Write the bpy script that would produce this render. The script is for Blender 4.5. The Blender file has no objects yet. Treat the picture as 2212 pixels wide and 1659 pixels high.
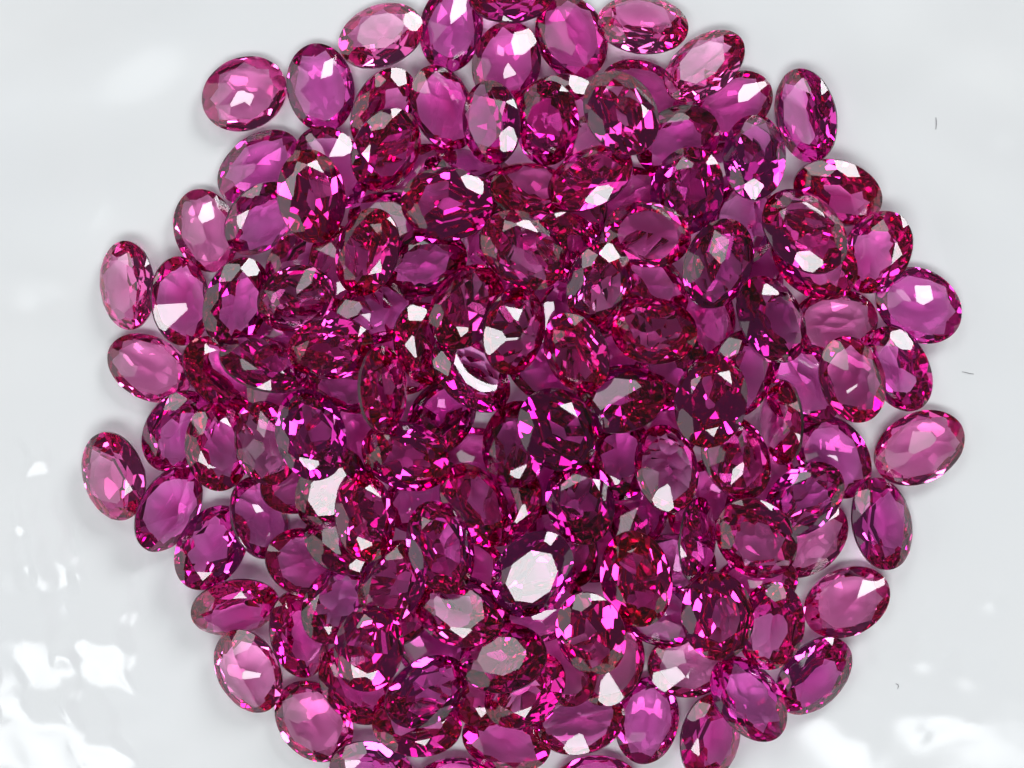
import bpy, bmesh, math, random
import numpy as np
from mathutils import Vector, Quaternion, Matrix

MM = 0.001                                   # the tables below are in millimetres, the scene in metres
scene = bpy.context.scene

# ---------------------------------------------------------------- camera
CAM_H = 170.0
cam = bpy.data.cameras.new('camera')
cam.sensor_width = 36.0
cam.lens = 36.0 * CAM_H / (2 * 1106 * 7.0 / 195)
cam.clip_start = 0.005
cam.clip_end = 10.0
camera = bpy.data.objects.new('camera', cam)
camera.location = (0, 0, CAM_H * MM)
scene.collection.objects.link(camera)
scene.camera = camera

# ---------------------------------------------------------------- room light: dim room, two windows, ceiling glow, an added fill at left
world = bpy.data.worlds.new('World')
scene.world = world
world.use_nodes = True
bg = world.node_tree.nodes['Background']
bg.inputs['Color'].default_value = (0.86, 0.93, 1.0, 1)
bg.inputs['Strength'].default_value = 0.07

def area_lamp(name, zen, azi, dist, w, h, radiance, colour):
    """A rectangular area lamp seen from the plate at zenith angle zen and azimuth azi (degrees, 0 = image right)."""
    l = bpy.data.lights.new(name, 'AREA')
    l.shape = 'RECTANGLE'
    l.size, l.size_y = w, h
    l.energy = radiance * math.pi * w * h
    l.color = colour
    o = bpy.data.objects.new(name, l)
    z, a = math.radians(zen), math.radians(azi)
    d = Vector((math.sin(z) * math.cos(a), math.sin(z) * math.sin(a), math.cos(z)))
    o.location = d * dist
    o.rotation_euler = d.to_track_quat('Z', 'Y').to_euler()
    scene.collection.objects.link(o)
    return o
area_lamp('window_main', 24, 268, 1.2, 0.86, 0.32, 8.6, (0.955, 0.98, 1.0))
area_lamp('window_side', 57, 52, 1.3, 0.52, 0.42, 10.0, (0.955, 0.98, 1.0))
area_lamp('lamp_ceiling_glow', 40, 118, 1.3, 0.72, 0.50, 2.6, (0.95, 0.98, 1.0))
area_lamp('fill_left', 64, 190, 1.4, 1.4, 0.8, 1.0, (0.97, 0.98, 1.0))  # added fill lamp, low on the left, softens shadows and greys facets

scene.view_settings.view_transform = 'Standard'
scene.view_settings.look = 'None'
scene.view_settings.exposure = 0.14
scene.view_settings.gamma = 1.0
scene.view_settings.use_curve_mapping = False

cy = scene.cycles
cy.max_bounces = 20
cy.transmission_bounces = 20
cy.glossy_bounces = 20
cy.adaptive_threshold = 0.02
cy.diffuse_bounces = 4
cy.transparent_max_bounces = 16
cy.caustics_refractive = True
cy.caustics_reflective = True
cy.blur_glossy = 0.3
cy.sample_clamp_indirect = 12.0
cy.use_denoising = True

# ---------------------------------------------------------------- materials
def new_mat(name):
    m = bpy.data.materials.new(name)
    m.use_nodes = True
    nt = m.node_tree
    nt.nodes.clear()
    return m, nt, nt.nodes.new('ShaderNodeOutputMaterial')

def garnet(name, sigma, tint=(1, 1, 1)):
    """Clear garnet that absorbs sigma (per mm, rgb) along the light's way through it."""
    m, nt, out = new_mat(name)
    n, L = nt.nodes, nt.links
    g = n.new('ShaderNodeBsdfGlass')
    g.distribution = 'GGX'
    g.inputs['IOR'].default_value = 1.76
    g.inputs['Color'].default_value = (*tint, 1)
    tc = n.new('ShaderNodeTexCoord')
    # a few patches of finger-dulled polish
    n2 = n.new('ShaderNodeTexNoise'); n2.inputs['Scale'].default_value = 420.0; n2.inputs['Detail'].default_value = 2.0
    r = n.new('ShaderNodeMapRange')
    r.inputs['From Min'].default_value = 0.52; r.inputs['From Max'].default_value = 0.75
    r.inputs['To Min'].default_value = 0.0; r.inputs['To Max'].default_value = 0.04
    L.new(tc.outputs['Object'], n2.inputs['Vector']); L.new(n2.outputs['Fac'], r.inputs['Value'])
    L.new(r.outputs['Result'], g.inputs['Roughness'])
    L.new(g.outputs['BSDF'], out.inputs['Surface'])
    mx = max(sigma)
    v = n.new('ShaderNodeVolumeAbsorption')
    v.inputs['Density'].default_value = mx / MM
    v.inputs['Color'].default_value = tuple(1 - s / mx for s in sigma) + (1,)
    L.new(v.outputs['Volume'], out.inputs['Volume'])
    return m

def frosted(name, sigma):
    """The ground girdle of the same stone."""
    m = garnet(name, sigma)
    g = next(x for x in m.node_tree.nodes if x.type == 'BSDF_GLASS')
    for l in list(m.node_tree.links):
        if l.to_node == g and l.to_socket.name == 'Roughness':
            m.node_tree.links.remove(l)
    g.inputs['Roughness'].default_value = 0.35
    return m

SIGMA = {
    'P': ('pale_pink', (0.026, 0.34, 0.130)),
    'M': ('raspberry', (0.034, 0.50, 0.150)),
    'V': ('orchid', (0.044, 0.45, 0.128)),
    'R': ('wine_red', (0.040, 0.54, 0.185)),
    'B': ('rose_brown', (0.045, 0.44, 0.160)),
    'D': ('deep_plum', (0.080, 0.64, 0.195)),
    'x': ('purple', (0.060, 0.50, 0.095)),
    'm': ('raspberry_heap_shade', (0.036, 0.54, 0.158)),  # from here on: same stones, heap shade put into a denser absorption
    'v': ('orchid_heap_shade', (0.050, 0.50, 0.135)),
    'r': ('wine_red_heap_shade', (0.038, 0.56, 0.190)),
    'b': ('rose_brown_heap_shade', (0.045, 0.46, 0.160)),
}
STONE = {k: garnet('garnet_' + n, s) for k, (n, s) in SIGMA.items()}
GIRDLE = {k: frosted('girdle_' + n, s) for k, (n, s) in SIGMA.items()}

def glaze():
    m, nt, out = new_mat('white_glaze')
    n, L = nt.nodes, nt.links
    p = n.new('ShaderNodeBsdfPrincipled')
    tc = n.new('ShaderNodeTexCoord')
    a = n.new('ShaderNodeTexNoise'); a.inputs['Scale'].default_value = 60.0; a.inputs['Detail'].default_value = 4.0
    cr = n.new('ShaderNodeMix'); cr.data_type = 'RGBA'
    cr.inputs['A'].default_value = (0.80, 0.815, 0.825, 1); cr.inputs['B'].default_value = (0.835, 0.835, 0.825, 1)
    L.new(tc.outputs['Object'], a.inputs['Vector']); L.new(a.outputs['Fac'], cr.inputs['Factor'])
    L.new(cr.outputs['Result'], p.inputs['Base Color'])
    p.inputs['Roughness'].default_value = 0.19
    p.inputs['IOR'].default_value = 1.44
    # orange peel and pin marks of the glaze
    b = n.new('ShaderNodeTexNoise'); b.inputs['Scale'].default_value = 900.0; b.inputs['Detail'].default_value = 5.0; b.inputs['Roughness'].default_value = 0.6
    bp = n.new('ShaderNodeBump'); bp.inputs['Strength'].default_value = 0.35; bp.inputs['Distance'].default_value = 0.00002
    L.new(tc.outputs['Object'], b.inputs['Vector']); L.new(b.outputs['Fac'], bp.inputs['Height']); L.new(bp.outputs['Normal'], p.inputs['Normal'])
    L.new(p.outputs['BSDF'], out.inputs['Surface'])
    return m

def fibre_mat():
    m, nt, out = new_mat('dark_lint')
    p = nt.nodes.new('ShaderNodeBsdfPrincipled')
    p.inputs['Base Color'].default_value = (0.28, 0.28, 0.29, 1)
    p.inputs['Roughness'].default_value = 0.7
    nt.links.new(p.outputs['BSDF'], out.inputs['Surface'])
    return m

# ---------------------------------------------------------------- plate
def view_to_mm(u, v, z=0.0):                 # a spot of the 2212 x 1659 photograph on the plane z
    k = 7.0 / 195 * (CAM_H - z) / CAM_H
    return (u - 1106) * k, -(v - 829.5) * k

# dents and swellings of the hand-made plate: u, v, radius mm, height mm
BUMPS = [
    
    (1780, 1530, 2.2, 0.36), (1850, 1590, 2.4, 0.40), (1870, 1480, 1.6, 0.26), (1890, 1330, 1.0, 0.12), (1990, 1420, 1.2, 0.18), (2080, 1450, 1.6, 0.24), (1960, 1530, 2.0, 0.30), (2140, 1290, 1.0, 0.14), (2040, 1540, 1.6, 0.24),
    (1930, 1150, 0.5, 0.05), (2030, 1190, 0.4, 0.05), (1985, 1380, 0.5, 0.07), (2040, 1400, 0.5, 0.08), (2075, 1405, 0.5, 0.07), (2120, 1420, 0.45, 0.07), (2050, 1330, 0.35, 0.05), (2000, 1300, 0.35, 0.05), (1900, 1420, 0.6, 0.09), (1820, 1480, 0.7, 0.1), (2140, 1420, 0.5, 0.07), (1760, 1460, 0.6, 0.08), (1930, 1480, 0.5, 0.08), (2100, 1560, 0.5, 0.07), (1990, 1590, 0.7, 0.1),
    (150, 130, 5.0, -0.75), (330, 60, 4.0, -0.52), (200, 420, 4.5, -0.68), (2100, 100, 4.0, -0.68), (1990, 250, 4.0, -0.52), (2170, 380, 4.0, -0.60), (60, 700, 4.0, -0.52), (350, 250, 4.0, 0.22), (60, 300, 4.0, 0.45), (120, 560, 4.0, 0.45), (1900, 90, 4.0, 0.45), (2140, 220, 3.5, 0.45), (2080, 560, 4.0, -0.45), (2150, 800, 4.0, -0.45),
]

# flat-sided swellings, as if pressed by a tool: u, v of the flank towards the viewer, width and depth of the flank mm, slope, turn degrees
FLANKS = [(62, 1432, 4.6, 4.2, 0.150, 6), (203, 1428, 3.6, 3.2, 0.155, -14), (118, 1240, 2.0, 2.2, 0.17, 10), (-4, 1250, 2.4, 2.4, 0.17, -5),
          (84, 1016, 0.9, 1.2, 0.19, 5), (70, 1610, 7.0, 3.6, 0.12, -10), (225, 1640, 3.0, 2.2, 0.12, 12), (20, 1530, 2.4, 1.8, 0.14, 0)]

def plate_height(X, Y):
    R = np.hypot(X, Y)
    z = np.zeros_like(X)
    for u, v, rad, h in BUMPS:
        x, y = view_to_mm(u, v)
        z += h * np.exp(-((X - x) ** 2 + (Y - y) ** 2) / (rad * rad))
    for u, v, w, dep, sl, turn in FLANKS:
        x, y = view_to_mm(u, v)
        c, q = math.cos(math.radians(turn)), math.sin(math.radians(turn))
        U, V = (X - x) * c + (Y - y) * q, -(X - x) * q + (Y - y) * c
        U = U + 0.25 * np.sin(1.9 * V + u) + 0.12 * V            # uneven sides
        V = V + 0.22 * np.sin(1.6 * U + v)
        ramp = sl * (V + dep / 2)                                # the flank rises away from the viewer
        back = sl * dep - 0.35 * sl * (V - dep / 2)              # and falls off gently behind
        side = sl * dep * 1.1 - 0.30 * np.clip(np.abs(U) - w / 2 * (0.75 - 0.1 * V / dep), 0, None)
        t = np.minimum(np.minimum(ramp, back), side)
        z += np.where(t > 0, t, 0)
    rng = random.Random(11)
    wav = np.zeros_like(X)
    for k in range(34):
        f = 2 * math.pi / rng.uniform(7, 22)
        t = rng.uniform(0, 2 * math.pi)
        wav += np.cos(f * (X * math.cos(t) + Y * math.sin(t)) + rng.uniform(0, 6.28)) / f * 0.011
    fine = np.zeros_like(X)
    for k in range(26):
        f = 2 * math.pi / rng.uniform(1.6, 4.5)
        t = rng.uniform(0, 2 * math.pi)
        fine += np.cos(f * (X * math.cos(t) + Y * math.sin(t)) + rng.uniform(0, 6.28)) / f * 0.006
    wav += fine
    wav *= np.clip((R - 33) / 12, 0, 1) ** 1.5
    wall = np.clip(R - 62, 0, None)
    z = z * np.clip((R - 30) / 5, 0, 1) + wav + wall * wall * 0.009
    return z

def make_plate():
    nr, na = 230, 640
    rr = np.concatenate([np.linspace(0.8, 28, 20), np.linspace(28.25, 62, 150), np.linspace(62.6, 100, nr - 170)])
    aa = np.arange(na) * 2 * math.pi / na
    Rg, Ag = np.meshgrid(rr, aa, indexing='ij')
    X, Y = Rg * np.cos(Ag), Rg * np.sin(Ag)
    Z = plate_height(X, Y)
    top = np.stack([X, Y, Z], -1).reshape(-1, 3)
    rim = np.stack([101.2 * np.cos(aa), 101.2 * np.sin(aa), Z[-1] - 1.2], -1)          # rolled edge
    low = np.stack([99.0 * np.cos(aa), 99.0 * np.sin(aa), Z[-1] - 3.0], -1)
    foot = np.stack([60 * np.cos(aa), 60 * np.sin(aa), np.full(na, -4.0)], -1)
    verts = np.concatenate([top, rim, low, foot, [[0, 0, 0], [0, 0, -4.0]]]) * MM
    rows = nr + 3
    faces = []
    for i in range(rows - 1):
        b = i * na
        for k in range(na):
            k2 = (k + 1) % na
            faces.append((b + k, b + na + k, b + na + k2, b + k2))
    c0 = rows * na
    for k in range(na):
        k2 = (k + 1) % na
        faces.append((c0, k, k2))
        faces.append((c0 + 1, (rows - 1) * na + k2, (rows - 1) * na + k))
    me = bpy.data.meshes.new('plate')
    me.from_pydata(verts.tolist(), [], faces)
    me.shade_smooth()
    me.materials.append(glaze())
    o = bpy.data.objects.new('plate', me)
    scene.collection.objects.link(o)
    o['label'] = 'white glossy glazed plate with a wavy dimpled surface under the heap of gems'
    o['category'] = 'plate'
    return o
make_plate()

# ---------------------------------------------------------------- the cut of the stones
def gem_planes(v):
    """Half-spaces (nx, ny, nz, d) in mm of one hand-cut oval stone, table up (+z), girdle at z = 0."""
    rng = random.Random(100 + v)
    a, b = 3.5, 2.5 * rng.uniform(0.96, 1.05)
    hc = rng.uniform(0.75, 0.95)           # crown height above the girdle
    hp = rng.uniform(1.85, 2.05) if v > 11 else rng.uniform(1.35, 1.7)   # pavilion depth: two deep cuts, the others shallow
    gt = rng.uniform(0.07, 0.15)           # half thickness of the girdle
    s = rng.uniform(0.56, 0.64)            # table size
    keel = rng.choice((0.15, 0.5, 0.9))    # half length of the culet ridge
    pl = []
    def sup(al):                            # support of the outline ellipse in direction al
        return math.hypot(a * math.cos(al), b * math.sin(al))
    def al_of(phi):                         # direction of the outline's normal at parameter phi
        return math.atan2(math.sin(phi) / b, math.cos(phi) / a)
    def add(al, x0, z0, x1, z1):            # plane through the support line x0 at z0 and x1 at z1
        r, h = x0 - x1, z1 - z0
        nx, nz = (h, r) if z1 > z0 else (-h, -r)
        l = math.hypot(nx, nz); nx /= l; nz /= l
        pl.append((nx * math.cos(al), nx * math.sin(al), nz, nx * x0 + nz * z0))
    n = 56
    for k in range(n):
        al = al_of(2 * math.pi * k / n)
        pl.append((math.cos(al), math.sin(al), 0.0, sup(al)))
    pl.append((rng.gauss(0, .012), rng.gauss(0, .012), 1.0, hc + gt))
    j = lambda q: rng.gauss(0, q)
    for k in range(8):                      # crown mains and stars
        al = al_of(math.pi / 4 * k + j(.03)); d = sup(al)
        add(al, d * (1 + j(.006)), gt, d * (s + .015 + j(.02)), gt + hc)
        al = al_of(math.pi / 4 * (k + .5) + j(.03)); d = sup(al)
        add(al, d * .86, gt + hc * .60, d * (s - .045 + j(.012)), gt + hc)
    for k in range(16):                     # upper girdle facets
        al = al_of(math.pi / 8 * (k + .5) + j(.02)); d = sup(al)
        add(al, d * (1 + j(.004)), gt * .95, d * .80, gt + hc * (.66 + j(.02)))
    foot = lambda al: keel * abs(math.cos(al)) + .05
    for k in range(8):                      # pavilion mains, then the shallower facets round the culet
        al = al_of(math.pi / 4 * (k + .5) + j(.06)); d = sup(al)
        add(al, d * (.985 + j(.01)), -gt, foot(al) + (d - foot(al)) * j(.04), -gt - hp * 1.05)
        if v % 3 != 2:
            al = al_of(math.pi / 4 * (k + j(.16))); d = sup(al)
            add(al, d * .60, -gt - hp * (.50 + j(.03)), d * .02 + foot(al), -gt - hp * (.90 + j(.04)))
    for k in range(16):                     # lower girdle facets
        al = al_of(math.pi / 8 * (k + .5) + j(.05)); d = sup(al)
        add(al, d * (1 + j(.004)), -gt, d * .82, -gt - hp * (.30 + j(.02)))
    pl.append((0.0, 0.0, -1.0, gt + hp))
    return pl


def gem_mesh(v, key):
    """One oval stone, cut plane by plane out of a block the way a lapidary grinds it."""
    bm = bmesh.new()
    bmesh.ops.create_cube(bm, size=12)
    for nx, ny, nz, d in gem_planes(v):
        l2 = nx * nx + ny * ny + nz * nz
        r = bmesh.ops.bisect_plane(bm, geom=bm.verts[:] + bm.edges[:] + bm.faces[:], dist=1e-6,
                                   plane_co=(nx * d / l2, ny * d / l2, nz * d / l2), plane_no=(nx, ny, nz), clear_outer=True)
        e = [g for g in r['geom_cut'] if isinstance(g, bmesh.types.BMEdge)]
        if e:
            bmesh.ops.contextual_create(bm, geom=e)
    bmesh.ops.recalc_face_normals(bm, faces=bm.faces[:])
    for f in bm.faces:
        f.smooth = False
        f.material_index = 1 if abs(f.normal.z) < 0.02 else 0
    bmesh.ops.scale(bm, vec=(MM, MM, MM), verts=bm.verts[:])
    me = bpy.data.meshes.new('gemstone_cut')
    bm.to_mesh(me)
    bm.free()
    me.materials.append(STONE[key])
    me.materials.append(GIRDLE[key])
    return me

# ---------------------------------------------------------------- the stones
# x, y, z (mm), quaternion, scale x, scale y, cut, colour, label
STONES = [
    (-10.071, 26.767, 1.454, 0.9774, -0.1159, -0.0440, 0.1711, 0.962, 0.959, 3, 'P', 'pale pink oval gem, face up and level, on the outer edge at half past eleven'),
    (-4.685, 27.415, 1.007, 0.0040, 0.7556, 0.6550, -0.0032, 0.967, 1.000, 8, 'V', 'violet oval gem, face down and level, on the outer edge at half past eleven'),
    (-0.015, 29.791, 1.629, 0.9641, -0.2512, 0.0293, 0.0806, 0.920, 1.000, 1, 'm', "dark raspberry oval gem, face up, leaning upwards, on the outer edge at twelve o'clock"),
    (-0.429, 24.675, 1.240, 0.0448, -0.7812, -0.6226, -0.0093, 0.927, 1.028, 6, 'M', "left raspberry oval gem, face down and level, inside the rim at twelve o'clock"),
    (4.584, 26.719, 0.905, 0.0069, 0.5374, 0.8433, 0.0046, 0.957, 1.028, 11, 'M', "right raspberry oval gem, face down and level, inside the rim at twelve o'clock"),
    (10.060, 27.603, 1.499, 0.9823, -0.1610, -0.0421, -0.0862, 1.002, 0.940, 4, 'P', 'pale pink oval gem, face up, leaning upwards, on the outer edge at half past twelve'),
    (14.743, 24.407, 1.807, 0.9341, -0.1420, -0.0550, 0.3228, 1.006, 0.946, 9, 'P', "pale pink oval gem, face up, leaning upwards, on the outer edge at one o'clock"),
    (10.115, 22.338, 1.014, 0.0056, -0.9763, 0.2164, -0.0030, 0.993, 1.014, 2, 'M', 'raspberry oval gem, face down and level, inside the rim at half past twelve'),
    (16.925, 21.447, 0.979, 0.0032, 0.9659, 0.2590, -0.0055, 0.967, 0.993, 7, 'M', "raspberry oval gem, face down and level, inside the rim at one o'clock"),
    (22.585, 20.633, 1.510, 0.6041, -0.1598, -0.1910, 0.7570, 1.044, 1.000, 0, 'V', 'violet oval gem, face up, leaning left, on the outer edge at half past one'),
    (25.001, 14.679, 1.771, 0.9692, 0.1762, 0.0242, -0.1702, 1.008, 0.965, 5, 'R', "wine red oval gem, face up, leaning downwards, inside the rim at two o'clock"),
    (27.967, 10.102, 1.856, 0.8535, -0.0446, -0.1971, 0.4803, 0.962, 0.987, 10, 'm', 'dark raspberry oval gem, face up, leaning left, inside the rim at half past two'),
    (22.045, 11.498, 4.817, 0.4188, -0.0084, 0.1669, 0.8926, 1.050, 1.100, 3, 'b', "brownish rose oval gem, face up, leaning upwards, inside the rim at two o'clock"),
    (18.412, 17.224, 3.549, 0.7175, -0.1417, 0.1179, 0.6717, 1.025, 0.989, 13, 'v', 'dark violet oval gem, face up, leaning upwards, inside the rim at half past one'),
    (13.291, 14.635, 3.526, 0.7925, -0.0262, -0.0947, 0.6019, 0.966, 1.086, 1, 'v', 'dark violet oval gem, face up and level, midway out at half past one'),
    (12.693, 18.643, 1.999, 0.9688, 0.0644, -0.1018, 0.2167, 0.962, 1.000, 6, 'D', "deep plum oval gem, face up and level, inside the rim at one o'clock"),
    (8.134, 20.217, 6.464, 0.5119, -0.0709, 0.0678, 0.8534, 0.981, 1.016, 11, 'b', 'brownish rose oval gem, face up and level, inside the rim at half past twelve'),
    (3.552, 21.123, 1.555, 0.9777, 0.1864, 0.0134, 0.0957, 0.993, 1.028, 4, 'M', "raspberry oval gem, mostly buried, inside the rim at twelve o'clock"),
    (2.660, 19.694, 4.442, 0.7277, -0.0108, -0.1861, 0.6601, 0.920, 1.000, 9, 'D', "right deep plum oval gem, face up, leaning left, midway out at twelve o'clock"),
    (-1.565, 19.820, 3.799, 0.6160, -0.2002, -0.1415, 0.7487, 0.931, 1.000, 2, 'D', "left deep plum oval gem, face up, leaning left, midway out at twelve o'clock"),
    (-5.292, 21.201, 1.602, 0.1686, -0.5200, -0.8297, 0.1133, 0.972, 1.000, 7, 'm', 'dark raspberry oval gem, face down, leaning right, inside the rim at half past eleven'),
    (-9.816, 20.995, 1.610, 0.8194, 0.1985, 0.0211, 0.5373, 0.993, 0.993, 0, 'M', "raspberry oval gem, face up, leaning downwards, inside the rim at eleven o'clock"),
    (-9.590, 17.782, 3.447, 0.8105, 0.2234, 0.0591, 0.5383, 0.946, 1.000, 5, 'm', "dark raspberry oval gem, face up, leaning right, midway out at eleven o'clock"),
    (-14.763, 22.837, 1.003, 0.0255, -0.6424, -0.7659, 0.0076, 0.978, 0.993, 10, 'V', "violet oval gem, face down and level, inside the rim at eleven o'clock"),
    (-20.632, 22.364, 0.991, 0.0064, 0.9759, 0.2179, -0.0077, 0.957, 1.064, 3, 'P', 'pale pink oval gem, face down and level, on the outer edge at half past ten'),
    (-19.496, 16.716, 1.030, 0.0023, 0.9477, 0.3192, -0.0044, 1.018, 0.993, 8, 'V', 'left violet oval gem, face down and level, inside the rim at half past ten'),
    (-23.613, 11.823, 0.891, 0.0065, -0.5945, -0.8041, -0.0051, 0.932, 0.957, 1, 'P', "pale pink oval gem, face down and level, inside the rim at ten o'clock"),
    (-19.282, 12.738, 1.683, 0.8823, 0.2394, 0.0713, 0.3989, 0.921, 0.952, 6, 'v', "dark violet oval gem, face up, leaning downwards, inside the rim at ten o'clock"),
    (-15.191, 14.234, 3.899, 0.6543, 0.0118, 0.0899, 0.7508, 1.031, 0.995, 11, 'r', 'dark red oval gem, face up and level, midway out at half past ten'),
    (-13.883, 16.655, 1.403, 0.0520, -0.4653, -0.8823, -0.0486, 0.967, 0.993, 4, 'V', 'right violet oval gem, face down and level, inside the rim at half past ten'),
    (-29.570, 7.589, 1.437, 0.6680, -0.1094, -0.1369, 0.7232, 0.978, 0.957, 9, 'P', 'pale pink oval gem, face up, leaning left, on the outer edge at half past nine'),
    (-25.407, 6.358, 1.903, 0.2172, -0.6416, -0.7126, 0.1828, 0.978, 1.000, 2, 'M', 'raspberry oval gem, face down, leaning right, inside the rim at half past nine'),
    (-21.013, 6.226, 2.754, 0.8044, 0.1482, 0.0477, 0.5733, 1.012, 1.000, 7, 'D', 'deep plum oval gem, face up, leaning right, inside the rim at half past nine'),
    (-27.962, 1.230, 0.963, 0.0008, 0.9703, -0.2418, 0.0028, 0.978, 0.993, 0, 'P', "pale pink oval gem, face down and level, inside the rim at nine o'clock"),
    (-30.545, -7.072, 1.829, 0.6209, -0.0595, -0.1658, 0.7639, 0.993, 1.000, 5, 'P', 'pale pink oval gem, face up, leaning left, on the outer edge at half past eight'),
    (-25.650, -3.624, 1.496, 0.8500, 0.1714, 0.0582, 0.4947, 0.967, 0.993, 10, 'V', 'violet oval gem, face up, leaning right, inside the rim at half past eight'),
    (-22.427, -4.798, 2.947, 0.6664, 0.1028, 0.0964, 0.7321, 0.962, 0.952, 3, 'm', 'dark raspberry oval gem, face up, leaning right, inside the rim at half past eight'),
    (-26.366, -9.624, 1.618, 0.2358, -0.8224, -0.4927, 0.1591, 1.008, 1.007, 8, 'V', 'violet oval gem, face down, leaning right, inside the rim at half past eight'),
    (-23.065, -12.557, 1.809, 0.8654, -0.0539, 0.0797, 0.4918, 0.993, 1.000, 1, 'V', "violet oval gem, face up and level, inside the rim at eight o'clock"),
    (-19.396, -10.252, 1.872, 0.2228, -0.5580, -0.7438, 0.2927, 0.920, 1.000, 6, 'V', "violet oval gem, face down, leaning right, midway out at eight o'clock"),
    (-15.715, -13.762, 1.636, 0.0550, 0.9663, -0.1563, -0.1968, 0.978, 1.007, 11, 'M', 'raspberry oval gem, face down, leaning right, midway out at half past seven'),
    (-21.284, -17.153, 1.617, 0.9478, 0.2907, 0.0274, 0.1283, 0.978, 1.000, 4, 'M', 'raspberry oval gem, face up, leaning downwards, inside the rim at half past seven'),
    (-20.250, -22.042, 1.676, 0.0280, 0.5532, 0.8194, 0.1476, 0.978, 1.050, 9, 'P', 'pale pink oval gem, face down, leaning downwards, on the outer edge at half past seven'),
    (-16.392, -19.268, 1.459, 0.5818, 0.1975, 0.1495, 0.7747, 0.972, 0.952, 2, 'm', 'dark raspberry oval gem, face up, leaning right, inside the rim at half past seven'),
    (-15.250, -25.979, 1.037, 0.0065, 0.4202, 0.9074, -0.0013, 0.978, 1.099, 7, 'P', "pale pink oval gem, face down and level, on the outer edge at seven o'clock"),
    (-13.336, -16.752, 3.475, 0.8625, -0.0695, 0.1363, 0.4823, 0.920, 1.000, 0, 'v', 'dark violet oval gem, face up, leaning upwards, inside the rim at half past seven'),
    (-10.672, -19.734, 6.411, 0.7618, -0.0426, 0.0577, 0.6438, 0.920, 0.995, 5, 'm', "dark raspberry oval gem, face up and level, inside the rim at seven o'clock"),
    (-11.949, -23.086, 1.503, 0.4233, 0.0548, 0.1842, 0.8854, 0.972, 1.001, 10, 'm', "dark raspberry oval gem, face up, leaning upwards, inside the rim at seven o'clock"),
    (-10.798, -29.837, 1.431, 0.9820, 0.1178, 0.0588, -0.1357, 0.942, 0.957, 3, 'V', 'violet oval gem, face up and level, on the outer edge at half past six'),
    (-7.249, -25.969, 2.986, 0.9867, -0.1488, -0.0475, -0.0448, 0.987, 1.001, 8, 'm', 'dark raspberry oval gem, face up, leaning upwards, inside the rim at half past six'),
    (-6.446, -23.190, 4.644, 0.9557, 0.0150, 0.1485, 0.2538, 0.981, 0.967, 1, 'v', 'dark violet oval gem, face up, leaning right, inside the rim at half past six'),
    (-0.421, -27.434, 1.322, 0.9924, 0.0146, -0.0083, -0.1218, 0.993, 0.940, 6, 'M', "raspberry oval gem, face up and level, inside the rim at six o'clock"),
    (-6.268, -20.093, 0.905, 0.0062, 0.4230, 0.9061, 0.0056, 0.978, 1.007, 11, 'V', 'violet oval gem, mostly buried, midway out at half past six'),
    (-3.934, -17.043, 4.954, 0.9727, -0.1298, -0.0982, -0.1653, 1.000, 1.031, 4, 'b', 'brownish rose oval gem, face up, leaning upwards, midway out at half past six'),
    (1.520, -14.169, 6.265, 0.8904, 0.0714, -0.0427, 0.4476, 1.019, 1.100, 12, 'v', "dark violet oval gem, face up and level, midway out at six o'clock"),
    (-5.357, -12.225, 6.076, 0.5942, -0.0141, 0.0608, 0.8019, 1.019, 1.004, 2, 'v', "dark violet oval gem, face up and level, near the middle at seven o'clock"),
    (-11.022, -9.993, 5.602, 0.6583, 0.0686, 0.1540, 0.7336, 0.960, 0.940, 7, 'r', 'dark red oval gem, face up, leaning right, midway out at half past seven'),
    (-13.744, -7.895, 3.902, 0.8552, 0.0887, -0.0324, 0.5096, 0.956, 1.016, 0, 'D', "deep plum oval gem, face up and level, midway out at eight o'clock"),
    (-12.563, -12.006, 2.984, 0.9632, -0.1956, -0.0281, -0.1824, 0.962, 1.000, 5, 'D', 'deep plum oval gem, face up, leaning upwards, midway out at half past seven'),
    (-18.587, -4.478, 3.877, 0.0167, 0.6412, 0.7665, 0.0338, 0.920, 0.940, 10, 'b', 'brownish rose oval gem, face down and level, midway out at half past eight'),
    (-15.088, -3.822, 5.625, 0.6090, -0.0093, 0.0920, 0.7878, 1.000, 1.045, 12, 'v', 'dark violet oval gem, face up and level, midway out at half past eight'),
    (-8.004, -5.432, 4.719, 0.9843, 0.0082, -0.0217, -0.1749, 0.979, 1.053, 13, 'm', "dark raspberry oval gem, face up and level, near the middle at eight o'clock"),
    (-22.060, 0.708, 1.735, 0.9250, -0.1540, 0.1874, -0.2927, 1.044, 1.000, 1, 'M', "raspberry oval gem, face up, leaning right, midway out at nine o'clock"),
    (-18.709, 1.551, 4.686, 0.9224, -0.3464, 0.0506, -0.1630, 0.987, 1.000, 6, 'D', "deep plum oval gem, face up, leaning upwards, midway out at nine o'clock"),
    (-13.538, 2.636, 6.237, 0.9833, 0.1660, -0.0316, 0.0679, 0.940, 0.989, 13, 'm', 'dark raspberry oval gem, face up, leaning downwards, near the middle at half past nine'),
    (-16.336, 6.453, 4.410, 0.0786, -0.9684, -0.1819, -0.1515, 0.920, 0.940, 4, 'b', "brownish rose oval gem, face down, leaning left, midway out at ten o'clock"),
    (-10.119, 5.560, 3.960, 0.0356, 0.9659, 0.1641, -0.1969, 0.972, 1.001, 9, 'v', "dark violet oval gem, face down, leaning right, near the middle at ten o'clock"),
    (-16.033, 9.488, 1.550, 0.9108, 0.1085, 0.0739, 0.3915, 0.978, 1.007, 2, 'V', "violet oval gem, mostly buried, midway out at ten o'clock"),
    (-10.832, 9.890, 5.759, 0.7995, -0.0919, -0.1428, 0.5761, 0.960, 1.010, 7, 'r', 'dark red oval gem, face up, leaning left, midway out at half past ten'),
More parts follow.
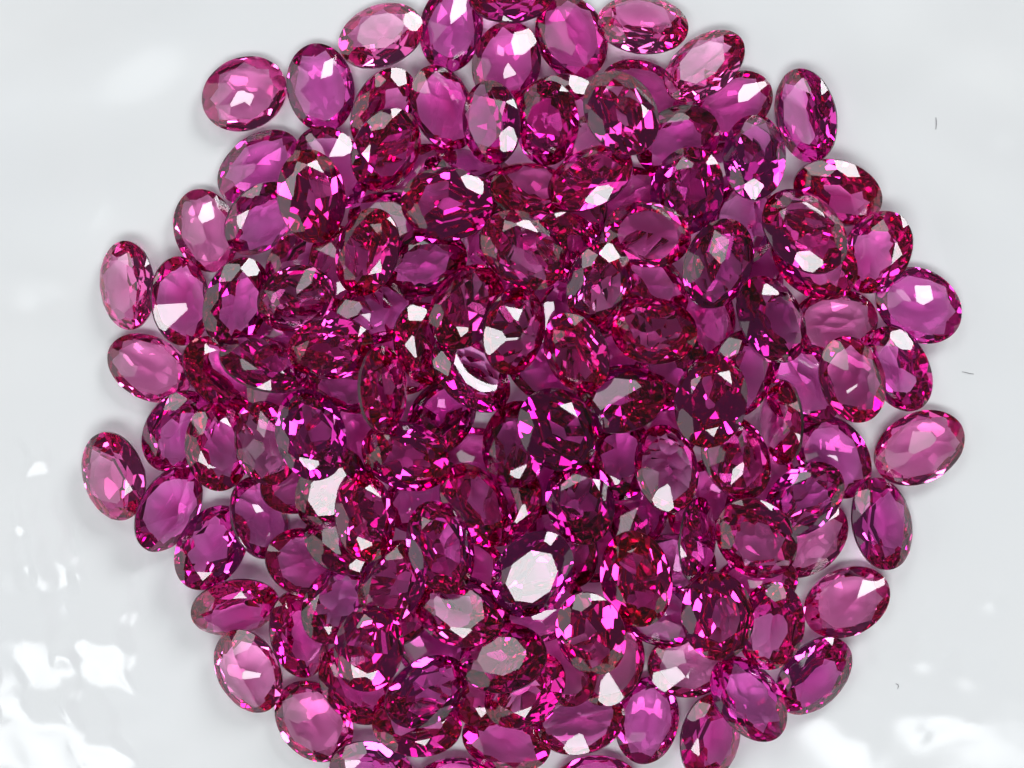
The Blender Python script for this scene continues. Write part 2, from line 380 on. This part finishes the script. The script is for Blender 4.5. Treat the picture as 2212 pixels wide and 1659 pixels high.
    (-9.240, 12.215, 2.859, 0.9849, -0.1089, -0.0233, -0.1328, 0.956, 0.981, 0, 'D', "deep plum oval gem, mostly buried, midway out at eleven o'clock"),
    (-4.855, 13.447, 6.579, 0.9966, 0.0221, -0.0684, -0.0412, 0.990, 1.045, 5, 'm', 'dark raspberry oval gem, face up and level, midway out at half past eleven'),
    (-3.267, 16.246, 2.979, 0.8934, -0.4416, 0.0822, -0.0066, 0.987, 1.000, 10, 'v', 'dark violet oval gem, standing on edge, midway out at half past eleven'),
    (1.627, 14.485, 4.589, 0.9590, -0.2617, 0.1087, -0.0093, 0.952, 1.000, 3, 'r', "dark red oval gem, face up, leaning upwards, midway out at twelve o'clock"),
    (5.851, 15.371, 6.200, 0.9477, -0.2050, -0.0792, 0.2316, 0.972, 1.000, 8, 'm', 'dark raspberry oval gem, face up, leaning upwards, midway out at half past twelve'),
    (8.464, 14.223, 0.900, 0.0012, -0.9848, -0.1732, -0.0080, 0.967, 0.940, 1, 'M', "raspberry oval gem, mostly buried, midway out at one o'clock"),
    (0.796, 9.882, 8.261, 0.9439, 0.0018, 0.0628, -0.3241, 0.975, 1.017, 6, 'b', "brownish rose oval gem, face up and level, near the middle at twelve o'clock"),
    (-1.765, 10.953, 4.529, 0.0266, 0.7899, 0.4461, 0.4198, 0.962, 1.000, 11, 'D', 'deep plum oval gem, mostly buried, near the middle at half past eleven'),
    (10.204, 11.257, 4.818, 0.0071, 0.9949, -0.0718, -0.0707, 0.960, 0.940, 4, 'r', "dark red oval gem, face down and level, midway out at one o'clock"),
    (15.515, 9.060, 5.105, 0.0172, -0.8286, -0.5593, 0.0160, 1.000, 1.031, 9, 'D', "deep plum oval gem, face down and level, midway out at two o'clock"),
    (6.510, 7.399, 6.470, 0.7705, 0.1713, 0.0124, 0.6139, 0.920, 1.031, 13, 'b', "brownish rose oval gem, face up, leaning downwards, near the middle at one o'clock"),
    (4.290, 10.184, 5.667, 0.3598, 0.2548, -0.1199, 0.8895, 0.962, 1.000, 7, 'm', 'dark raspberry oval gem, face up, leaning downwards, near the middle at half past twelve'),
    (19.553, 4.869, 4.761, 0.4635, 0.1516, 0.0945, 0.8679, 1.010, 1.045, 0, 'D', 'deep plum oval gem, face up, leaning right, midway out at half past two'),
    (24.823, 4.725, 0.957, 0.0032, -0.9976, -0.0695, -0.0016, 0.967, 0.993, 5, 'P', 'pale pink oval gem, face down and level, inside the rim at half past two'),
    (31.352, 6.063, 0.953, 0.0082, 0.9662, -0.2575, 0.0042, 0.993, 1.064, 10, 'V', 'violet oval gem, face down and level, on the outer edge at half past two'),
    (25.931, 0.352, 2.994, 0.0373, -0.5910, -0.8009, 0.0894, 0.962, 0.973, 3, 'r', "dark red oval gem, face down and level, inside the rim at three o'clock"),
    (29.668, 1.169, 1.673, 0.5177, -0.0727, -0.1143, 0.8448, 0.993, 0.957, 8, 'V', "violet oval gem, face up and level, inside the rim at three o'clock"),
    (31.388, -4.917, 1.009, 0.0062, -0.9720, -0.2349, -0.0051, 1.044, 1.064, 1, 'P', 'pale pink oval gem, face down and level, on the outer edge at half past three'),
    (24.748, -5.617, 1.097, 0.0046, 0.4620, 0.8869, -0.0009, 0.993, 1.028, 6, 'V', 'violet oval gem, face down and level, inside the rim at half past three'),
    (22.461, -0.006, 1.591, 0.0258, 0.4174, 0.9078, -0.0317, 0.967, 0.940, 11, 'V', "violet oval gem, face down and level, midway out at three o'clock"),
    (14.863, -1.277, 6.111, 0.7756, -0.0491, 0.0288, 0.6286, 1.013, 1.100, 14, 'm', "dark raspberry oval gem, face up and level, near the middle at three o'clock"),
    (17.471, 0.842, 3.647, 0.7570, 0.1356, 0.0766, 0.6346, 0.956, 1.000, 9, 'D', "deep plum oval gem, face up, leaning right, midway out at three o'clock"),
    (20.543, -2.905, 3.345, 0.5673, -0.3792, -0.3135, 0.6604, 0.936, 1.000, 2, 'r', 'dark red oval gem, standing on edge, midway out at half past three'),
    (16.972, -5.532, 3.744, 0.0212, 0.5523, 0.8249, -0.1183, 0.972, 1.022, 7, 'm', 'dark raspberry oval gem, face down and level, midway out at half past three'),
    (22.239, -8.759, 3.085, 0.9443, -0.0008, -0.0113, 0.3288, 0.972, 1.000, 0, 'v', "dark violet oval gem, face up and level, inside the rim at four o'clock"),
    (28.371, -10.719, 1.792, 0.6345, 0.0758, 0.1443, 0.7556, 1.018, 0.957, 5, 'V', "violet oval gem, face up, leaning right, on the outer edge at four o'clock"),
    (22.791, -11.947, 0.930, 0.0025, 0.9369, 0.3494, 0.0094, 0.993, 0.993, 10, 'P', "pale pink oval gem, face down and level, inside the rim at four o'clock"),
    (18.477, -11.678, 4.210, 0.4162, 0.0710, -0.1357, 0.8963, 1.000, 1.080, 3, 'b', "brownish rose oval gem, face up, leaning downwards, midway out at four o'clock"),
    (25.798, -16.811, 1.053, 0.0020, 0.9762, 0.2168, -0.0048, 0.993, 1.064, 8, 'P', "pale pink oval gem, face down and level, on the outer edge at four o'clock"),
    (23.168, -22.386, 1.690, 0.9089, 0.1219, 0.0355, 0.3973, 0.993, 0.979, 1, 'V', 'violet oval gem, face up and level, on the outer edge at half past four'),
    (18.063, -24.053, 2.558, 0.4423, -0.0307, 0.0693, 0.8937, 1.038, 0.940, 6, 'v', "dark violet oval gem, face up and level, on the outer edge at five o'clock"),
    (15.218, -27.106, 1.733, 0.7552, 0.1272, 0.1140, 0.6329, 0.967, 0.957, 11, 'M', "raspberry oval gem, face up, leaning right, on the outer edge at five o'clock"),
    (10.385, -25.915, 0.975, 0.0010, -0.7598, -0.6501, 0.0110, 0.967, 0.940, 4, 'V', 'violet oval gem, face down and level, inside the rim at half past five'),
    (5.312, -25.915, 1.906, 0.2364, 0.9601, 0.1474, -0.0259, 0.978, 1.028, 9, 'M', 'raspberry oval gem, face down, leaning upwards, inside the rim at half past five'),
    (6.543, -31.033, 0.995, 0.0061, -1.0000, -0.0005, -0.0017, 0.978, 0.993, 2, 'M', 'raspberry oval gem, face down and level, on the outer edge at half past five'),
    (-4.521, -31.201, 1.125, 0.0124, -0.9982, -0.0423, 0.0412, 0.978, 0.993, 7, 'M', 'raspberry oval gem, face down and level, on the outer edge at half past six'),
    (7.540, -21.428, 1.583, 0.1773, 0.7784, 0.6006, -0.0442, 0.978, 1.064, 0, 'P', 'pale pink oval gem, face down, leaning upwards, inside the rim at half past five'),
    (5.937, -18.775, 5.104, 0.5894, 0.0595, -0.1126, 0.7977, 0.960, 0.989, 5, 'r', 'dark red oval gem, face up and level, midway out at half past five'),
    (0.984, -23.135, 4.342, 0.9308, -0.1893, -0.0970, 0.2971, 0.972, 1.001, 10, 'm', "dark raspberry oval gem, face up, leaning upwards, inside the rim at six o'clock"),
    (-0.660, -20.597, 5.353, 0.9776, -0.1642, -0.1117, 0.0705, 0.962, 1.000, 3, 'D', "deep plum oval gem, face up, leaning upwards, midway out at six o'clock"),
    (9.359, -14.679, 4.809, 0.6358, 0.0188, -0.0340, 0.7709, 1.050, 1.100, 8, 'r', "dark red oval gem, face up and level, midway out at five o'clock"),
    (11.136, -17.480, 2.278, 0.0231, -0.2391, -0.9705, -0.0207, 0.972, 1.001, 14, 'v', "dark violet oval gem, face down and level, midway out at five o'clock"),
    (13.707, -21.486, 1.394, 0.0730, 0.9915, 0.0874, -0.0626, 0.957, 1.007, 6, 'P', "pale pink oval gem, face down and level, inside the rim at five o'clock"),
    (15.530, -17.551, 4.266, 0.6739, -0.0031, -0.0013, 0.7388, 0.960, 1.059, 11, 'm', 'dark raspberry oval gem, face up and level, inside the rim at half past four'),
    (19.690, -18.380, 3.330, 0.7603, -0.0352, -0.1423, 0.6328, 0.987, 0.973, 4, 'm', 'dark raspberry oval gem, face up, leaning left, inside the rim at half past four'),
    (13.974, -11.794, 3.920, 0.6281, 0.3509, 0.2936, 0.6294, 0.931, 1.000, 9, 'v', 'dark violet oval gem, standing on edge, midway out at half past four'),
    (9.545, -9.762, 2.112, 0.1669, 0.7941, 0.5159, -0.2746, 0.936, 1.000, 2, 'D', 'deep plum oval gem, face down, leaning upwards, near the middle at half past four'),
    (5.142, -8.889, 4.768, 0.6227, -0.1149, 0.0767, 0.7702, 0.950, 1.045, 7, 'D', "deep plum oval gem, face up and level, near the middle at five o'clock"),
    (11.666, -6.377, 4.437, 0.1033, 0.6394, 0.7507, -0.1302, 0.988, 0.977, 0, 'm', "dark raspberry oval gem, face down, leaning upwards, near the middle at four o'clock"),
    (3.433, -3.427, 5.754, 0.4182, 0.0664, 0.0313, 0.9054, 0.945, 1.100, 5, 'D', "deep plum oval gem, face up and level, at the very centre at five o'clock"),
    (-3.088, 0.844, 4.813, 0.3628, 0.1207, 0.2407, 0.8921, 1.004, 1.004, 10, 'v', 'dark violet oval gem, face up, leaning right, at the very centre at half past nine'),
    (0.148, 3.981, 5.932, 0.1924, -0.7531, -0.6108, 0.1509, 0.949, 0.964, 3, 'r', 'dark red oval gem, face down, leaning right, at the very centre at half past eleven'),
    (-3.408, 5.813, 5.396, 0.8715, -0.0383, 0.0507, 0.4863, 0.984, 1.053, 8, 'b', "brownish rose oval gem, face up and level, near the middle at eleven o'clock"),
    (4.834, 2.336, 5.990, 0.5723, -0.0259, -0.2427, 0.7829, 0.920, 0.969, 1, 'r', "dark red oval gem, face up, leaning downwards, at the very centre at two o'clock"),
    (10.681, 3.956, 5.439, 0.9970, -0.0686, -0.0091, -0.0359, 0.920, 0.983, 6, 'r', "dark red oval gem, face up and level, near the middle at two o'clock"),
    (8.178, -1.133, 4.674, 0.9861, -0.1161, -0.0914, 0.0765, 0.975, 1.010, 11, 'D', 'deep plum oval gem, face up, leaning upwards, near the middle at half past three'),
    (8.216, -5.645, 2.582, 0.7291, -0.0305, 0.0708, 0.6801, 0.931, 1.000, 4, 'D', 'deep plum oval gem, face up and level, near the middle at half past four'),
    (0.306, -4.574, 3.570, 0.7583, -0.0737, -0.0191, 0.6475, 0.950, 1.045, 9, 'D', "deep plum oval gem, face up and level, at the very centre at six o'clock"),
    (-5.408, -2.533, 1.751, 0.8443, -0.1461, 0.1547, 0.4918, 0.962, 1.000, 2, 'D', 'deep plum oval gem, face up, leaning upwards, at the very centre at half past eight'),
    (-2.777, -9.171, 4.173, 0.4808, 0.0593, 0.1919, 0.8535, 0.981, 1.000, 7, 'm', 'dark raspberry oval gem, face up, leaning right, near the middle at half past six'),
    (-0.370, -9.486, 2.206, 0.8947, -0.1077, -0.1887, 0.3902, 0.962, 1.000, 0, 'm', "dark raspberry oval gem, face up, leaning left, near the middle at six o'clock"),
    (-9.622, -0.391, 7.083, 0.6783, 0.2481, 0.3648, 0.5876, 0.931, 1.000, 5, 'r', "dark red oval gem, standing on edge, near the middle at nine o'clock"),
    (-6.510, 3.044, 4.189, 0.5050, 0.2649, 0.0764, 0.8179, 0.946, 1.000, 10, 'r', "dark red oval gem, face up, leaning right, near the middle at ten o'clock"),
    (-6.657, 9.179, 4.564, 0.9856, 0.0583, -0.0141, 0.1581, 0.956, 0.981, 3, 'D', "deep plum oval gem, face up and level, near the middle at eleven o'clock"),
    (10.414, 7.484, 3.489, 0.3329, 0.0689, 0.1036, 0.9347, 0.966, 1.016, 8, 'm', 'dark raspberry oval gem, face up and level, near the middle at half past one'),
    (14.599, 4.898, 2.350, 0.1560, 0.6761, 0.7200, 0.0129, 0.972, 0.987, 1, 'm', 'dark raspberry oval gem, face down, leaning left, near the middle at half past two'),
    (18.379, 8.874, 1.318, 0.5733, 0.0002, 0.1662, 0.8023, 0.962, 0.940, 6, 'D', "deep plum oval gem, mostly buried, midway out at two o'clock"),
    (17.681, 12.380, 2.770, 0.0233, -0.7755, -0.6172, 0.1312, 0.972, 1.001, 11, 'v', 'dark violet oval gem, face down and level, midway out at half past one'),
    (11.956, 0.794, 3.424, 0.9307, -0.0159, -0.1466, 0.3349, 0.956, 0.981, 4, 'D', "deep plum oval gem, mostly buried, near the middle at three o'clock"),
    (-11.968, 0.127, 3.842, 0.9848, 0.1521, -0.0041, -0.0841, 0.972, 1.000, 9, 'D', "deep plum oval gem, mostly buried, near the middle at nine o'clock"),
    (-16.078, -7.379, 1.683, 0.0325, -0.9665, -0.1657, 0.1935, 0.978, 1.007, 2, 'M', "raspberry oval gem, mostly buried, midway out at eight o'clock"),
    (-17.262, 3.530, 0.991, 0.0064, 0.3427, 0.9394, -0.0006, 0.978, 1.007, 7, 'V', 'violet oval gem, mostly buried, midway out at half past nine'),
    (-8.976, -14.954, 4.812, 0.8531, -0.0396, -0.0574, 0.5171, 0.972, 1.000, 0, 'm', "dark raspberry oval gem, face up and level, midway out at seven o'clock"),
    (-3.682, -14.036, 2.317, 0.0826, 0.1629, 0.9815, -0.0572, 0.972, 1.001, 5, 'm', 'dark raspberry oval gem, mostly buried, midway out at half past six'),
    (-1.938, -22.969, 1.975, 0.8517, -0.0930, 0.0820, 0.5092, 0.978, 0.993, 10, 'R', "wine red oval gem, mostly buried, inside the rim at six o'clock"),
    (-6.554, -8.557, 2.645, 0.0774, -0.9618, -0.2613, 0.0268, 0.972, 1.001, 3, 'v', 'dark violet oval gem, mostly buried, near the middle at half past seven'),
    (14.708, -8.922, 1.016, 0.0033, 0.8654, 0.5010, -0.0039, 0.978, 1.007, 8, 'M', "raspberry oval gem, mostly buried, midway out at four o'clock"),
    (23.150, 9.524, 2.217, 0.3357, -0.0157, -0.0576, 0.9401, 1.038, 1.058, 1, 'm', "dark raspberry oval gem, face up and level, inside the rim at two o'clock"),
    (-7.361, 15.486, 1.070, 0.0030, 0.9237, 0.3831, -0.0036, 0.978, 0.993, 6, 'M', "raspberry oval gem, mostly buried, midway out at eleven o'clock"),
    (2.622, -7.043, 1.362, 0.0202, 0.6388, 0.7614, 0.1084, 0.978, 1.007, 4, 'D', 'inner deep plum oval gem, mostly buried, near the middle at half past five'),
    (2.714, 1.057, 2.195, 0.0384, -0.2636, -0.9636, 0.0228, 0.978, 1.007, 2, 'D', 'deep plum oval gem, mostly buried, at the very centre'),
    (8.165, 2.772, 1.245, 0.0752, 0.8146, 0.5742, -0.0318, 0.978, 1.007, 7, 'M', "raspberry oval gem, mostly buried, near the middle at two o'clock"),
    (-5.474, 5.115, 1.568, 0.1725, 0.8290, 0.5042, 0.1695, 0.978, 1.007, 0, 'V', 'violet oval gem, mostly buried, near the middle at half past ten'),
    (6.933, -12.466, 0.969, 0.0034, -0.9659, -0.2589, -0.0010, 0.978, 1.007, 5, 'M', "raspberry oval gem, mostly buried, near the middle at five o'clock"),
    (11.640, -2.525, 1.125, 0.0535, -0.4951, -0.8663, 0.0392, 0.978, 1.007, 10, 'M', 'raspberry oval gem, mostly buried, near the middle at half past three'),
    (-13.196, 4.423, 1.755, 0.0890, 0.9743, 0.0001, -0.2070, 0.978, 1.007, 3, 'M', 'outer raspberry oval gem, mostly buried, near the middle at half past nine'),
    (12.294, -13.769, 1.455, 0.1781, -0.9831, 0.0210, 0.0371, 0.978, 1.007, 8, 'V', 'violet oval gem, mostly buried, midway out at half past four'),
    (-9.195, -17.664, 2.200, 0.1951, 0.9632, 0.0871, 0.1632, 0.978, 1.007, 1, 'M', "raspberry oval gem, mostly buried, midway out at seven o'clock"),
    (0.008, 7.876, 1.542, 0.0313, 0.6338, 0.7638, -0.1184, 0.978, 1.007, 6, 'D', "deep plum oval gem, mostly buried, near the middle at twelve o'clock"),
    (3.902, -12.310, 2.735, 0.1765, 0.4816, 0.8499, 0.1203, 0.978, 1.007, 11, 'D', 'outer deep plum oval gem, mostly buried, near the middle at half past five'),
    (-12.921, 8.675, 2.974, 0.1154, -0.6297, -0.7555, 0.1395, 0.978, 1.007, 4, 'M', "raspberry oval gem, mostly buried, midway out at ten o'clock"),
    (6.537, 5.312, 2.210, 0.3474, 0.9272, 0.0942, 0.1037, 0.978, 1.007, 9, 'M', 'raspberry oval gem, mostly buried, near the middle at half past one'),
    (18.616, -15.424, 1.509, 0.1126, -0.9726, -0.1735, -0.1066, 0.978, 1.007, 2, 'M', 'raspberry oval gem, mostly buried, inside the rim at half past four'),
    (-17.777, -0.923, 2.130, 0.1183, -0.6324, -0.7656, -0.0007, 0.978, 1.007, 7, 'M', "raspberry oval gem, mostly buried, midway out at nine o'clock"),
    (3.795, -21.361, 2.583, 0.1703, 0.4937, 0.8527, 0.0165, 0.978, 1.007, 10, 'M', "raspberry oval gem, mostly buried, inside the rim at six o'clock"),
    (15.908, 15.700, 0.936, 0.0027, -0.9397, -0.3418, -0.0079, 0.978, 1.007, 1, 'V', 'violet oval gem, mostly buried, midway out at half past one'),
    (19.312, -7.132, 1.520, 0.1011, -0.4939, -0.8548, 0.1231, 0.978, 1.007, 6, 'M', 'raspberry oval gem, mostly buried, midway out at half past three'),
    (2.201, -17.016, 3.687, 0.0793, -0.9837, -0.1563, 0.0393, 0.978, 1.007, 11, 'D', "deep plum oval gem, mostly buried, midway out at six o'clock"),
    (-11.405, -3.830, 2.169, 0.0960, 0.6400, 0.7601, -0.0580, 0.978, 1.007, 4, 'M', 'raspberry oval gem, mostly buried, near the middle at half past eight'),
    (-9.240, 1.867, 2.316, 0.0637, -0.2499, -0.9647, -0.0539, 0.978, 1.007, 9, 'M', 'inner raspberry oval gem, mostly buried, near the middle at half past nine'),
    (3.143, 6.262, 3.433, 0.1301, 0.8629, 0.4882, -0.0099, 0.978, 1.007, 2, 'D', 'inner deep plum oval gem, mostly buried, near the middle at half past twelve'),
    (-3.318, -5.868, 0.991, 0.0022, 0.9962, 0.0873, -0.0060, 0.978, 1.007, 7, 'M', "raspberry oval gem, mostly buried, near the middle at seven o'clock"),
    (4.827, 12.690, 2.599, 0.1739, 0.7624, 0.6212, 0.0509, 0.978, 1.007, 0, 'D', 'outer deep plum oval gem, mostly buried, near the middle at half past twelve'),
    (6.493, 17.334, 3.183, 0.0308, 0.6660, 0.7242, -0.1761, 0.978, 1.007, 5, 'M', 'raspberry oval gem, mostly buried, midway out at half past twelve'),
]
MESHES, BASE = {}, {}
for x, y, z, qw, qx, qy, qz, sx, sy, cut, colour, label in STONES:
    if cut not in BASE:
        BASE[cut] = gem_mesh(cut, colour)
        MESHES[cut, colour] = BASE[cut]
    if (cut, colour) not in MESHES:
        me = BASE[cut].copy()
        me.materials[0] = STONE[colour]
        me.materials[1] = GIRDLE[colour]
        MESHES[cut, colour] = me
    o = bpy.data.objects.new('gemstone', MESHES[cut, colour])
    o.rotation_mode = 'QUATERNION'
    o.location = (x * MM, y * MM, z * MM)
    o.rotation_quaternion = (qw, qx, qy, qz)
    o.scale = (sx, sy, (sx + sy) / 2)
    o['label'] = label
    o['category'] = 'gemstone'
    o['group'] = 'faceted oval gems heaped on the plate'
    scene.collection.objects.link(o)

# ---------------------------------------------------------------- lint on the plate
LINT = fibre_mat()
def fibre(points, r, label):
    """A short bent hair lying on the plate: a tapered five-sided tube along the given photograph spots."""
    pts = []
    for u, v in points:
        x, y = view_to_mm(u, v)
        pts.append(Vector((x, y, float(plate_height(np.array(x), np.array(y))) + r)))
    bm = bmesh.new()
    rings = []
    for i, p in enumerate(pts):
        t = (pts[min(i + 1, len(pts) - 1)] - pts[max(i - 1, 0)]).normalized()
        s = t.cross(Vector((0, 0, 1))).normalized()
        up = s.cross(t)
        rr = r * (0.6 if i in (0, len(pts) - 1) else 1)
        rings.append([bm.verts.new((p + (s * math.cos(a) + up * math.sin(a)) * rr) * MM) for a in [k * 2 * math.pi / 5 for k in range(5)]])
    for A, B in zip(rings, rings[1:]):
        for k in range(5):
            bm.faces.new((A[k], A[(k + 1) % 5], B[(k + 1) % 5], B[k]))
    bm.faces.new(rings[0][::-1]); bm.faces.new(rings[-1])
    me = bpy.data.meshes.new('lint_fibre')
    bm.to_mesh(me); bm.free()
    me.shade_smooth()
    me.materials.append(LINT)
    o = bpy.data.objects.new('lint_fibre', me)
    scene.collection.objects.link(o)
    o['label'] = label
    o['category'] = 'fibre'
    o['group'] = 'specks of lint on the bare plate'
fibre([(2024, 252), (2025, 260), (2025, 268), (2024, 278)], 0.035, 'short dark upright hair on the plate near the upper right corner')
fibre([(2080, 803), (2090, 805), (2098, 807), (2106, 808)], 0.028, 'short thin dark hair lying almost level at the right edge of the plate')
fibre([(1934, 1476), (1939, 1478), (1940, 1482), (1938, 1487)], 0.03, 'tiny hooked dark hair on the plate near the lower right corner')
